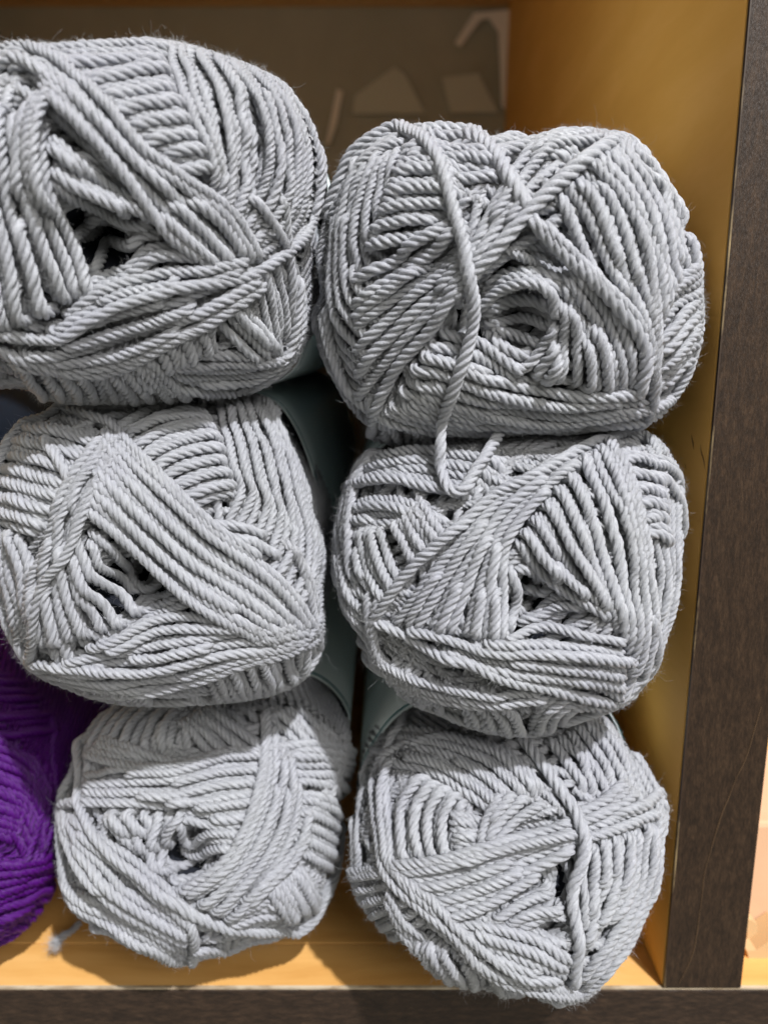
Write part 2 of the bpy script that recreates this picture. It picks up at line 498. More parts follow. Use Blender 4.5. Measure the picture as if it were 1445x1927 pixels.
        for i in order:
            t = (i + 0.5 + rng.normal(0, 0.07)) / n
            tt = t + wob(m, 9, 0.07 / n)
            p = a * (1 - tt[:, None]) + c_ * tt[:, None]
            p = resample(p, m)
            dl = b.hit(p, ins)
            q3 = dl * b.R(dl, False)[:, None]
            if len(laid) and not fixed:
                dm = np.sqrt(((q3[:, None] - laid[None]) ** 2).sum(-1)).min(1)
                ok = np.where(dm > 0.56 * d)[0]
                if len(ok) < m * 0.22: continue
                lo, hi_ = ok[0], ok[-1] + 1
                dl = dl[lo:hi_]; q3 = q3[lo:hi_]
            laid = np.vstack([laid, resample(q3, 90)])
            b.lay(dl, **kw)
    def single(b, A, **kw):
        ins = kw.pop('inside', False)
        return b.lay(b.hit(catmull(b.px(A), 60), ins), **kw)
    def lining(b, seed=0):
        """turns of yarn round the inside of the centre hole"""
        r0 = np.random.default_rng(seed)
        if not b.hd: return
        e1 = np.cross(b.h, [0.2, 1, 0.1]); e1 /= np.linalg.norm(e1); e2 = np.cross(b.h, e1)
        be = b.lin0
        while be < 0.56:
            ax = b.h + e1 * r0.normal(0, 0.05) + e2 * r0.normal(0, 0.05); ax /= np.linalg.norm(ax)
            u = np.cross(ax, [0.1, 1, 0.3]); u /= np.linalg.norm(u); v = np.cross(ax, u)
            a0 = r0.uniform(0, 6.28); a = np.linspace(a0, a0 + r0.uniform(2.5, 6), 50)[:, None]
            bb = be + 0.05 * np.sin(a * 1.3 + a0)
            dl = ax * np.cos(bb) + (u * np.cos(a) + v * np.sin(a)) * np.sin(bb)
            b.lay(dl, comp=0.5, cap=-0.1, ext=(0, 0), taut=4)
            be += 0.038
    def base(b, nb=40, ns=7, beta0=0.34, hi=False, seed=0, comp=0.6, cover=True):
        r0 = np.random.default_rng(seed)
        h = b.h
        if not hi: b.lining(seed)
        e1 = np.cross(h, [0.2, 1, 0.1]); e1 /= np.linalg.norm(e1); e2 = np.cross(h, e1)
        psi = r0.uniform(0, 6.28)
        for k in range(nb):
            psi += 2.39996 + r0.normal(0, 0.15)
            u = e1 * math.cos(psi) + e2 * math.sin(psi); v = np.cross(h, u)
            b0 = beta0 + (r0.uniform(0, 0.75) if k > nb * 0.3 else 0.9 - k * 0.06)
            tw = r0.normal(0, 0.12)
            order = sorted(range(ns), key=lambda i: int(format(i, '04b')[::-1], 2))
            for i in order:
                be = b0 + i * b.d / b.rm * 1.02 + r0.normal(0, 0.006)
                q = h * math.cos(be) + u * math.sin(be)
                t = v * math.cos(tw) + np.cross(q, v) * math.sin(tw)
                s = np.linspace(-1.75, 1.75, 60)[:, None]
                dl = q * np.cos(s) + t * np.sin(s)
                dl = dl[dl[:, 2] > -0.85]
                dl = resample(dl * b.rm, step=b.d / 4) / b.rm; dl /= np.linalg.norm(dl, axis=1)[:, None]
                gi, gj = b.cell(dl)
                ok = np.where((b.Cm[gi, gj] < b.Rs[gi, gj] - 1.7 * b.d))[0] if cover else np.arange(len(dl))
                if len(ok) < 14: continue
                dl = dl[max(0, ok[0] - 3):ok[-1] + 4]
                if len(dl) > 8: b.lay(dl, hi=hi, comp=comp, cap=-1.1, ext=(0, 0), dive=(0, 0), fz=hi)
    def rear(b, mat, ybeg=0.0, yband=0.024, length=0.17, band=True, n=None):
        """the long body behind the rounded end: lengthwise strands, then a paper band"""
        n = n or int(2 * math.pi * b.rm / 0.0022)
        ym = b.C[1]
        for k in range(n):
            a = 2 * math.pi * k / n
            r = np.interp((a + math.pi) % (2 * math.pi) - math.pi, b.pt, b.pr) * b.rk - b.d * 0.4
            yy = np.linspace(ybeg, yband + 0.012, 14)
            aa = a + yy * 9.0
            P = np.stack([b.C[0] + np.cos(aa) * r, ym + yy, b.C[2] + np.sin(aa) * r], 1)
            b.mesh.tube(P, 0.0023, False)
    def sweep(b, y0, y1, k, grow=0.0, seg=120):
        """open tube of the ball's own cross-section along +y"""
        a = np.linspace(0, 2 * math.pi, seg, endpoint=False)
        r = np.interp((a + math.pi) % (2 * math.pi) - math.pi, b.pt, b.pr) * k + grow
        ys = np.linspace(y0, y1, 12); V = []
        for y in ys:
            V.append(np.stack([np.cos(a) * r, np.full(seg, y), np.sin(a) * r], 1))
        V = np.vstack(V); i = np.arange(11)[:, None] * seg; j = np.arange(seg)[None]; j2 = (j + 1) % seg
        Q = np.stack([i + j, i + seg + j, i + seg + j2, i + j2], -1).reshape(-1, 4)
        return V, Q
    def corebody(b, grow=-3.9):
        nu, nv = 120, 90
        th = np.linspace(0.0005, math.pi - 0.0005, nv); ph = np.linspace(0, 2 * math.pi, nu, endpoint=False)
        T, Pp = np.meshgrid(th, ph, indexing='ij')
        dl = np.stack([np.sin(T) * np.cos(Pp), np.sin(T) * np.sin(Pp), np.cos(T)], -1).reshape(-1, 3)
        r = b.R(dl, True) + grow * b.d
        if b.hd:
            a = np.arccos(np.clip(dl @ b.h, -1, 1))
            r = r * (1 - 0.9 * np.exp(-(a / (b.hs * 0.85)) ** 4))
        r = np.maximum(r, 0.0008)
        V = (dl * r[:, None]) @ b.M
        i = np.arange(nv - 1)[:, None] * nu; j = np.arange(nu)[None]; j2 = (j + 1) % nu
        Q = np.stack([i + j, i + nu + j, i + nu + j2, i + j2], -1).reshape(-1, 4)
        return V, Q
    def finish(b, label, mat=GREY, fmat=FUZZ, nf=34000, yband=0.024, band=True, singles=()):
        root = empty('yarn_ball', b.C, label, 'yarn ball', 'balls of yarn stacked in the cubby')
        b.root = root
        V, Q = b.corebody(); V2, Q2 = b.sweep(0.004, 0.33, 0.90, -0.5 * b.d)
        V = np.vstack([V, V2]); Q = np.vstack([Q, Q2 + len(V) - len(V2)])
        link('inner_core', fast_mesh('inner_core', V, Q, np.zeros((len(V), 2))), CORE if mat is GREY else mat, root)
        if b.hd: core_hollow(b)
        b.rear(mat, yband=yband)
        b.mesh.build('wound_yarn', mat, root, b.C)
        for P in singles:
            if P is None: continue
        for nm, ym in b.extra: ym.build(nm, mat, root, b.C)
        if band:
            V, Q = b.sweep(yband, 0.30, b.rk, 0.0006)
            pb = link('paper_band', fast_mesh('paper_band', V, Q), PAPER, root)
            V, Q = b.sweep(yband + 0.0010, yband + 0.0022, b.rk, 0.0011)
            link('band_stripe', fast_mesh('band_stripe', V, Q), TEAL, pb)
            sol = pb.modifiers.new('thickness', 'SOLIDIFY'); sol.thickness = 0.0002
        if nf and b.fp:
            p = np.vstack(b.fp); n = np.vstack(b.fn); t = np.vstack(b.ft)
            V, Q = fuzz_mesh(p, n, t, nf, 0.0008, 0.0034, 0.000018, 5)
            V3, Q3 = fuzz_mesh(p, n, t, nf // 110, 0.004, 0.010, 0.000017, 12)
            V = np.vstack([V, V3]); Q = np.vstack([Q, Q3 + len(V) - len(V3)])
            o = link('fuzz', fast_mesh('fuzz', V - b.C, Q), fmat, root)
            o['kind'] = 'stuff'
        return root
    def loose(b, name='loose_strand'):
        ym = YarnMesh(); b.extra.append((name, ym)); return ym

# ------------------------------------------------------------------ the balls
# ---- upper left
b1 = Ball(2.189, 0, 40, [(150,80),(300,66),(500,70),(700,98),(900,150),(1080,210),(1200,265),(1265,340),(1310,430),(1340,530),(1348,620),(1335,720),(1310,800),(1290,900),(1280,1000),(1268,1150),(1250,1300),(1215,1430),(1150,1480),(1050,1520),(900,1550),(700,1560),(450,1560),(250,1560),(100,1550),(-150,1540),(-350,1440),(-440,1200),(-470,900),(-440,600),(-360,350),(-200,180),(0,105)],
          (198, 415), 0.186, (400, 930), holesize=0.26, holedepth=0.75, lin0=0.22, rk=0.985, d=0.0025)
b1.base(seed=3)
b1.bundle(4, [(0,125),(200,88),(450,78),(720,112)], [(60,190),(250,175),(450,165),(650,155)])
b1.bundle(10, [(330,190),(500,165),(660,140)], [(740,640),(820,615),(900,625)])
b1.bundle(14, [(690,100),(745,230),(800,400),(860,560),(885,680)], [(1120,200),(1290,380),(1352,600),(1300,820),(1190,930),(1040,1010)], comp=0.7, d=0.0021)
b1.bundle(5, [(400,1010),(440,920),(560,880),(660,880)], [(300,1240),(420,1120),(600,1000),(850,990)], inside=True)
b1.bundle(5, [(205,430),(400,600),(600,740)], [(210,660),(300,750),(480,840),(620,860)], inside=True)
b1.bundle(6, [(1060,1050),(1100,1200),(1150,1490)], [(1190,940),(1260,1150),(1240,1450)], d=0.0021)
b1.bundle(4, [(600,1400),(800,1390),(1110,1380)], [(620,1440),(800,1530),(1000,1530),(1120,1460)])
b1.bundle(4, [(880,1240),(960,1330),(1040,1400)], [(1000,1170),(1080,1250),(1140,1340)])
b1.bundle(9, [(40,1400),(90,1480),(150,1580)], [(620,1380),(720,1480),(800,1560)])
b1.bundle(5, [(640,1330),(680,1440)], [(880,1250),(900,1350)])
b1.bundle(9, [(150,400),(190,700),(290,950),(385,1150)], [(-150,300),(-170,600),(-150,900),(-80,1290)], taut=200)
b1.bundle(2, [(225,215),(120,330),(60,480),(50,700)], [(245,235),(165,400),(160,600),(190,760)])
b1.bundle(7, [(180,180),(300,250),(430,370),(580,550),(770,680),(930,790),(1050,970)], [(195,320),(330,440),(470,580),(610,790),(700,900),(850,1010)], taut=300)
b1.bundle(8, [(280,1250),(420,1130),(620,1060),(850,1010),(1000,980)], [(60,1420),(300,1440),(500,1410),(700,1320),(900,1210),(1070,1090)], taut=120)
m = b1.loose()
b1.single([(-100,150),(60,120),(170,130),(290,200),(420,325),(570,510),(760,655),(940,780),(1060,970)], mesh=m)
b1.single([(-60,180),(80,165),(190,225)], mesh=b1.loose())
b1.single([(-120,1260),(80,1305),(250,1300),(420,1200),(700,1100),(950,1062),(1100,1000),(1240,890),(1330,740)], mesh=b1.loose(), taut=200)
b1.single([(-100,1330),(100,1385),(330,1440),(500,1410),(700,1310),(900,1205),(1075,1085)], mesh=b1.loose(), taut=200)
b1.finish('large light grey yarn ball at the top left, cut off by the left edge', yband=0.028)

# ---- upper right
b2 = Ball(1.8766, 570, 220, [(150,170),(250,85),(340,58),(480,42),(600,55),(750,66),(900,62),(1050,62),(1160,85),(1220,160),(1280,250),(1340,340),(1385,450),(1397,600),(1400,750),(1385,870),(1330,980),(1260,1060),(1180,1110),(1000,1130),(800,1145),(600,1140),(400,1145),(250,1145),(175,1080),(110,990),(60,870),(38,720),(42,560),(65,400),(100,280)],
          (955, 540), 0.204, (760, 700), holesize=0.25, holedepth=0.46, rk=0.985, d=0.0027)
b2.base(seed=5)
b2.bundle(3, [(520,45),(760,52),(1060,52)], [(640,150),(760,125),(930,120)])
b2.bundle(4, [(350,120),(480,88),(640,110)], [(520,240),(600,235),(700,225)])
b2.bundle(12, [(345,125),(310,200),(270,290)], [(150,190),(55,400),(38,700),(80,880),(215,1010)], comp=0.7, d=0.0022)
b2.bundle(4, [(730,190),(800,110),(880,75),(1020,60)], [(760,250),(840,150),(920,110),(1060,95)])
b2.bundle(5, [(1040,110),(1190,220),(1300,450)], [(1160,90),(1330,330),(1397,640)])
b2.bundle(6, [(1240,640),(1310,560),(1385,520)], [(1250,1000),(1330,930),(1395,800)])
b2.bundle(5, [(110,960),(180,1060),(250,1150)], [(400,1090),(500,1150)])
b2.bundle(5, [(640,590),(740,535),(910,560)], [(640,760),(760,700),(870,760)], inside=True)
b2.bundle(3, [(690,730),(860,800)], [(640,800),(720,900)], inside=True)
b2.single([(620,680),(700,612),(780,590),(840,625),(860,680),(905,690)], inside=True, lift=0.4)
b2.bundle(7, [(870,740),(820,850),(750,920)], [(940,570),(1080,750),(1130,980)], inside=True)
b2.bundle(3, [(960,560),(1090,720),(1130,980)], [(1010,570),(1140,740),(1180,980)])
b2.bundle(7, [(350,155),(430,150),(530,170)], [(230,480),(330,450),(470,420)])
b2.bundle(7, [(190,570),(300,500),(420,430),(530,360)], [(200,1010),(330,830),(450,700),(590,560)])
b2.bundle(7, [(470,770),(600,800),(780,900)], [(290,1070),(420,1100),(560,1110)])
b2.bundle(5, [(480,600),(590,470),(640,340),(710,220)], [(560,650),(650,540),(790,390),(840,310)], taut=150)
b2.bundle(7, [(900,260),(960,400),(1040,560),(1150,680),(1210,800)], [(1030,150),(1150,260),(1220,450),(1245,700),(1235,1000)], taut=120)
b2.bundle(4, [(1010,170),(1120,300),(1200,500),(1220,800)], [(1130,120),(1230,260),(1290,420),(1320,560)])
b2.bundle(6, [(560,870),(700,930),(880,985),(1190,970)], [(300,1070),(500,1120),(800,1140),(1050,1110),(1230,1080)], taut=60)
b2.bundle(2, [(420,62),(560,72),(660,122),(730,230),(790,330)], [(480,45),(620,70),(715,150),(770,270),(820,330)], mesh=b2.loose(), d=0.0031)
b2.single([(800,360),(900,470),(1010,570),(1130,700),(1195,820),(1180,970)], mesh=b2.loose(), taut=200, d=0.0031)
b2.single([(845,385),(950,490),(1050,590),(1160,700),(1225,830),(1225,1010)], mesh=b2.loose(), taut=200)
b2.single([(560,600),(640,520),(800,340),(960,185),(1100,95),(1180,100)], mesh=b2.loose(), taut=120, d=0.0031)
b2.single([(550,610),(440,760),(330,880),(275,990),(240,1140)], mesh=b2.loose(), taut=80)
b2.single([(520,1010),(800,1075),(1000,1065),(1200,1030),(1310,980),(1390,860)], mesh=b2.loose(), taut=120)
P2 = b2.single([(150,200),(180,130),(240,85),(340,65),(430,95),(500,180),(540,330),(575,450),(600,580),(608,680),(585,820),(540,950),(500,1060)], mesh=YarnMesh(), taut=150, ext=(0.3, 0), dive=(1, 0), cap=1.6)
b2_lastP = P2

# ---- middle right
b4 = Ball(1.979, 600, 800, [(100,230),(140,130),(200,70),(400,30),(700,5),(1000,0),(1230,25),(1290,75),(1335,150),(1358,250),(1372,400),(1368,550),(1335,720),(1285,850),(1200,960),(1130,1040),(1000,1080),(880,1125),(770,1152),(600,1125),(450,1065),(330,1020),(240,950),(170,870),(110,760),(68,640),(58,500),(70,360)],
          (963, 1088), 0.214, (810, 650), holesize=0.21, holedepth=0.48, d=0.0025)
b4.base(seed=11)
b4.bundle(6, [(210,100),(420,80),(690,110)], [(90,240),(260,210),(500,250)])
b4.bundle(4, [(90,270),(280,260),(400,310),(460,340)], [(75,400),(230,370),(270,370)])
b4.bundle(4, [(400,290),(430,340),(470,400)], [(280,380),(310,450),(340,520)])
b4.bundle(6, [(235,390),(250,480),(300,590)], [(85,400),(75,560),(120,650),(210,720)])
b4.bundle(4, [(90,500),(130,640),(220,730)], [(62,480),(90,680),(200,860)])
b4.bundle(6, [(1240,60),(1275,190),(1260,400),(1290,600),(1230,880)], [(1260,40),(1350,200),(1372,450),(1335,700),(1180,990)], d=0.0022)
b4.bundle(7, [(1120,95),(1190,90),(1260,120)], [(1200,430),(1250,420),(1300,450)])
b4.bundle(7, [(185,880),(210,930),(260,1000)], [(420,960),(460,1020),(500,1100)])
b4.bundle(5, [(440,990),(500,1040),(560,1110)], [(650,1010),(720,1070),(780,1150)])
b4.bundle(5, [(780,1140),(830,1060),(900,1010)], [(890,1130),(960,1060),(1080,1040)])
b4.bundle(3, [(740,510),(830,560),(890,590)], [(760,610),(800,620),(880,615)], inside=True)
b4.bundle(4, [(790,740),(860,640),(950,640)], [(720,800),(850,720),(1040,730)], inside=True)
b4.bundle(8, [(740,440),(820,540),(940,630),(1090,715)], [(960,150),(1030,300),(1090,500),(1130,700),(1160,820)], taut=100)
b4.bundle(2, [(700,530),(740,640),(700,780)], [(725,550),(765,660),(745,770)])
b4.bundle(11, [(270,740),(400,560),(560,390),(680,260),(850,170),(1030,100)], [(700,810),(690,600),(700,440),(800,300),(940,160)], taut=100)
b4.bundle(5, [(980,130),(1080,330),(1130,550),(1170,840)], [(1090,60),(1160,200),(1210,420),(1250,650),(1220,900),(1150,1000)], taut=60)
b4.bundle(4, [(210,860),(350,930),(600,990),(820,1010)], [(220,900),(400,1000),(650,1050),(850,1040)])
b4.bundle(7, [(720,800),(900,780),(1130,800)], [(420,860),(640,950),(900,990),(1130,1020)], taut=60)
b4.single([(205,740),(330,560),(500,400),(640,265),(800,195),(950,100),(1120,30)], mesh=b4.loose(), taut=100)
b4.single([(1070,60),(1110,130),(1160,260),(1185,420),(1225,600),(1235,780),(1190,950)], mesh=b4.loose())
b4.single([(340,770),(450,790),(640,845),(900,850),(1160,880)], mesh=b4.loose(), taut=60)
b4.single([(225,730),(330,800),(420,850),(560,880),(690,940),(900,995),(1100,1028),(1190,975),(1230,900)], mesh=b4.loose(), taut=60)
b4.finish('grey yarn ball in the middle of the right stack', yband=0.019)

# the strand of the upper ball that hangs down over the middle one
def over(b, pts, lift):
    p = catmull(np.array(pts, float), 30)
    dl = b.hit(p, False); r = b.R(dl, False) + lift * b.d
    i, j = b.cell(dl); r = np.maximum(r, b.Cm[i, j] + 0.1 * b.d)
    return b.C + (dl * r[:, None]) @ b.M
def pz(x, y): return (570 + x / 1.8766, 220 + y / 1.8766)
hang = over(b4, [pz(500,1260), pz(530,1335), pz(572,1352), pz(622,1272), pz(690,1165), pz(745,1085), pz(790,1030)], 1.0)
hang = np.vstack([hang, hang[-1] + [0.003, 0.010, 0.0005], hang[-1] + [0.005, 0.028, -0.001]])
pathh = np.vstack([P2[:-2], (P2[-1] * 0.5 + hang[0] * 0.5)[None] + np.array([[0, -0.002, 0]]), hang])
pathh = resample(pathh, step=0.0012)
for _ in range(4): pathh[1:-1] = 0.25 * pathh[:-2] + 0.5 * pathh[1:-1] + 0.25 * pathh[2:]
mm = b2.loose('hanging_strand'); mm.tube(pathh, 0.0031, True)
b2.finish('grey yarn ball atop the right stack with a loose strand hanging down its front', yband=0.022)

# ---- middle left
b3 = Ball(2.189, 0, 720, [(-20,330),(50,200),(130,110),(300,50),(500,25),(800,20),(1000,40),(1130,75),(1205,180),(1262,320),(1305,480),(1345,620),(1368,750),(1352,900),(1335,1050),(1300,1180),(1210,1250),(1050,1290),(850,1305),(650,1318),(500,1312),(380,1285),(250,1235),(130,1180),(75,1090),(25,1000),(-10,900),(-50,700),(-50,500)],
          (301, 1030), 0.2135, (540, 880), holesize=0.27, holedepth=0.78, lin0=0.16, d=0.0025)
b3.base(seed=21)
b3.bundle(9, [(140,140),(280,170),(440,215)], [(-60,560),(20,590),(120,620)])
b3.bundle(2, [(180,240),(240,320),(300,430)], [(210,230),(270,310),(320,400)])
b3.bundle(5, [(60,640),(100,760),(110,900)], [(-45,600),(-30,800),(40,1050)])
b3.bundle(10, [(500,180),(620,120),(760,85),(860,90)], [(800,510),(880,480),(980,460)])
b3.bundle(13, [(925,80),(945,220),(970,350),(1000,430),(950,560)], [(1130,75),(1250,300),(1335,600),(1362,760),(1335,870),(1280,970)], comp=0.7, d=0.0022)
b3.bundle(3, [(870,560),(980,580),(1080,610)], [(950,640),(1050,670),(1150,730)])
b3.bundle(5, [(1120,1130),(1150,1200),(1180,1270)], [(1310,950),(1325,1060),(1290,1190)])
b3.bundle(4, [(640,1270),(850,1270),(1180,1240)], [(650,1320),(850,1330),(1120,1290)])
b3.bundle(5, [(840,1190),(880,1280)], [(1120,1120),(1160,1230)])
b3.bundle(7, [(150,1210),(220,1260),(300,1320)], [(560,1260),(610,1290),(680,1340)])
b3.bundle(4, [(360,600),(470,680),(660,770)], [(370,710),(450,790),(660,815)], inside=True)
b3.bundle(5, [(610,940),(660,865),(780,840)], [(370,1120),(520,1040),(720,950),(920,920)], inside=True)
b3.bundle(9, [(420,240),(300,400),(200,600),(110,850),(110,1110)], [(470,320),(370,500),(330,650),(420,850),(575,1000)], taut=120)
b3.bundle(6, [(360,1120),(550,1040),(800,980),(1000,990)], [(150,1200),(400,1255),(650,1265),(900,1190),(1270,1080)], taut=80)
b3.bundle(10, [(440,150),(560,290),(700,430),(870,590),(1060,720),(1190,840),(1285,990)], [(375,550),(500,670),(640,800),(800,925),(960,1015),(1100,1085)], taut=200)
b3.bundle(2, [(1040,1020),(1190,1005)], [(1060,1065),(1275,1030)])
b3.single([(240,90),(330,105),(450,165),(565,290),(700,425),(870,585),(1060,715)], mesh=b3.loose(), taut=60)
b3.single([(495,230),(400,340),(330,430),(300,520)], mesh=b3.loose())
b3.single([(495,290),(400,430),(345,560),(280,720),(180,850),(130,1120)], mesh=b3.loose(), taut=120)
b3.single([(370,60),(230,100),(110,170),(30,280),(-30,420)], mesh=b3.loose())
b3.single([(100,1150),(300,1170),(600,1185),(900,1115),(1150,1090),(1275,1035)], mesh=b3.loose(), taut=100)
b3.single([(110,1200),(250,1240),(450,1275),(700,1250),(1000,1150),(1200,1100),(1290,1000)], mesh=b3.loose(), taut=60)
b3.finish('grey yarn ball in the middle of the left stack', yband=0.032)

# ---- lower left
b5 = Ball(2.331, 80, 1270, [(78,580),(88,430),(150,280),(220,170),(300,110),(500,70),(750,40),(1000,20),(1200,15),(1300,80),(1380,200),(1395,300),(1345,420),(1333,560),(1312,700),(1300,850),(1250,980),(1200,1090),(1050,1185),(850,1245),(700,1262),(560,1262),(400,1225),(250,1155),(160,1060),(100,950),(75,800)],
          (402, 1550), 0.2435, (600, 800), holesize=0.26, holedepth=0.75, lin0=0.12, d=0.0026)
b5.base(seed=31)
b5.bundle(9, [(150,380),(200,250),(320,130)], [(640,260),(680,180),(770,110)])
b5.bundle(5, [(760,130),(870,210),(985,300)], [(600,220),(680,290),(750,360)])
b5.bundle(5, [(280,270),(450,330),(640,385)], [(185,370),(350,410),(520,430)])
b5.bundle(4, [(1170,60),(1195,180),(1225,300)], [(1310,90),(1355,200),(1345,310)])
b5.bundle(6, [(1000,190),(1080,260),(1130,320)], [(1170,90),(1240,220),(1340,310)])
b5.bundle(6, [(1150,500),(1230,530),(1330,580)], [(1150,800),(1210,830),(1290,880)])
b5.bundle(6, [(1010,330),(1180,330),(1350,350)], [(1140,480),(1250,500),(1330,550)])
b5.bundle(4, [(900,1000),(1000,950),(1080,900)], [(830,1120),(950,1095),(1110,1075)])
b5.bundle(4, [(990,950),(1020,1010),(1070,1090)], [(1150,860),(1200,940),(1240,1020)])
b5.bundle(5, [(600,590),(750,590),(900,580)], [(650,690),(720,745),(820,785)], inside=True)
b5.bundle(8, [(250,620),(340,760),(480,900)], [(630,600),(645,680),(600,800)], inside=True)
b5.bundle(3, [(570,900),(700,850),(790,810)], [(590,990),(700,925),(810,870)], inside=True)
b5.bundle(7, [(190,430),(400,400),(600,390),(800,330),(960,315)], [(180,565),(400,570),(560,570),(700,540),(910,520)], taut=60)
b5.bundle(3, [(560,560),(720,545),(900,515)], [(580,590),(740,590),(900,570)])
b5.bundle(8, [(970,160),(960,380),(890,620),(790,810),(590,970)], [(1105,400),(1125,560),(1090,760),(970,930),(830,1090)], taut=150)
b5.bundle(3, [(1165,570),(1120,760),(1000,870),(890,980)], [(1160,800),(1060,870),(930,1010)])
b5.bundle(4, [(130,960),(300,1080),(600,1230)], [(90,950),(200,1130),(500,1255)])
b5.bundle(7, [(150,630),(280,740),(450,900),(640,1070)], [(88,600),(125,800),(250,1000),(450,1150),(630,1215)], taut=80)
b5.single([(980,170),(985,300),(960,480),(910,620),(850,740)], mesh=b5.loose(), taut=60)
b5.single([(960,330),(1080,320),(1200,310),(1350,340)], mesh=b5.loose())
b5.single([(650,1110),(665,1170),(660,1240)], mesh=b5.loose())
b5.single([(670,1222),(850,1238),(1050,1190),(1210,1100)], mesh=b5.loose())
b5.single([(110,400),(85,480),(90,600),(110,700)], mesh=b5.loose())
b5.single([(140,385),(152,520),(250,720),(420,880),(600,1030),(750,1112),(950,1150),(1130,1132),(1215,1050),(1260,950)], mesh=b5.loose(), taut=100)
b5.single([(60,590),(110,565),(160,560)], mesh=b5.loose())
# ---- frayed yarn end that lies in front of it on the board
tp = np.stack([on_plane_y(150, 1738, 0.222), on_plane_y(136, 1752, 0.218), on_plane_y(120, 1762, 0.214), on_plane_y(104, 1776, 0.211)])
yt = b5.loose('frayed_end'); yt.tube(catmull(tp, 20), 0.0026, True)
b5.finish('grey yarn ball on the shelf board beside the purple ball', yband=0.019)
fr = []
P0 = tp[-1]; n_ = 260
Pp = P0 + rng.normal(0, 0.0009, (n_, 3)); Nn = rng.normal(0, 1, (n_, 3)); Nn /= np.linalg.norm(Nn, axis=1)[:, None]
Tt = np.tile((tp[-1] - tp[-2]) / np.linalg.norm(tp[-1] - tp[-2]), (n_, 1))
V, Q = fuzz_mesh(Pp, Nn, Tt, 420, 0.0025, 0.005, 0.00003)
link('frayed_tuft', fast_mesh('frayed_tuft', V - b5.C, Q), FUZZ, b5.root)

# ---- lower right
b6 = Ball(2.125, 620, 1310, [(70,500),(90,370),(150,240),(230,120),(330,50),(600,20),(900,15),(1110,30),(1190,120),(1250,240),(1325,330),(1352,450),(1335,600),(1305,800),(1262,950),(1185,1090),(1060,1175),(950,1222),(890,1240),(800,1225),(650,1175),(500,1145),(400,1110),(300,1025),(200,925),(120,820),(72,700),(58,600)],
          (953, 1610), 0.2245, (840, 760), holesize=0.17, holedepth=0.45, d=0.0026)
b6.base(seed=41)
b6.bundle(3, [(150,270),(100,450),(95,650)], [(90,350),(62,500),(72,660)])
b6.bundle(9, [(75,690),(150,685),(235,665)], [(270,1010),(330,965),(380,930)], d=0.0023)
b6.bundle(3, [(240,780),(330,930),(480,1050)], [(235,840),(310,970),(440,1080)], d=0.0023)
b6.bundle(7, [(320,980),(350,1040),(400,1110)], [(620,1080),(660,1130),(700,1190)])
b6.bundle(8, [(880,170),(960,260),(1010,340)], [(1110,80),(1220,250),(1300,440)])
b6.bundle(8, [(290,90),(550,150),(720,210),(850,340)], [(220,265),(400,300),(530,380),(640,460)])
b6.bundle(7, [(330,320),(255,430),(260,650)], [(530,420),(495,520),(500,620)])
b6.bundle(4, [(500,460),(600,480)], [(510,600),(600,600)])
b6.bundle(7, [(600,580),(620,480),(660,400)], [(650,620),(780,500),(920,430)])
b6.bundle(3, [(830,690),(920,750)], [(870,640),(960,740)], inside=True)
b6.bundle(3, [(740,840),(800,780),(860,740)], [(800,860),(850,800),(900,770)], inside=True)
b6.bundle(8, [(1010,600),(1030,780),(1040,950)], [(1260,540),(1240,750),(1120,950),(1050,1030)], taut=60)
b6.bundle(5, [(980,470),(1100,400),(1160,340)], [(1020,580),(1150,545),(1330,480)])
b6.bundle(4, [(1270,520),(1262,750),(1170,950),(1000,1170)], [(1325,560),(1295,800),(1225,1010),(1060,1175)])
b6.bundle(4, [(640,900),(760,850),(920,820)], [(800,970),(880,945),(970,940)])
b6.bundle(7, [(520,920),(680,940),(850,1000),(970,1070)], [(390,900),(550,1060),(700,1150),(930,1210)], taut=60)
b6.bundle(8, [(240,665),(450,640),(700,570),(950,500)], [(500,905),(640,855),(800,765),(970,640)], taut=120)
b6.bundle(2, [(300,90),(215,260),(210,420),(245,640),(300,740),(430,870)], [(340,80),(250,200),(228,400),(262,640),(330,740),(450,860)], mesh=b6.loose())
b6.single([(240,670),(400,668),(650,620),(970,555)], mesh=b6.loose(), taut=60)
b6.single([(215,250),(160,320),(178,540),(240,720),(380,850),(500,950),(610,1080),(780,1165),(920,1190)], mesh=b6.loose(), taut=60)
b6.single([(250,260),(205,400),(218,560),(262,690),(400,800),(520,925),(640,1030),(760,1110),(920,1150)], mesh=b6.loose(), taut=60)
b6.single([(770,150),(850,255),(930,370),(985,490),(1015,620),(990,800),(1005,1000),(985,1160)], mesh=b6.loose(), taut=60, d=0.0031)
b6.single([(1150,470),(1260,430),(1330,370),(1310,420),(1345,480)], mesh=b6.loose())
b6.finish('grey yarn ball at the lower right overhanging the shelf front edge', yband=0.019)

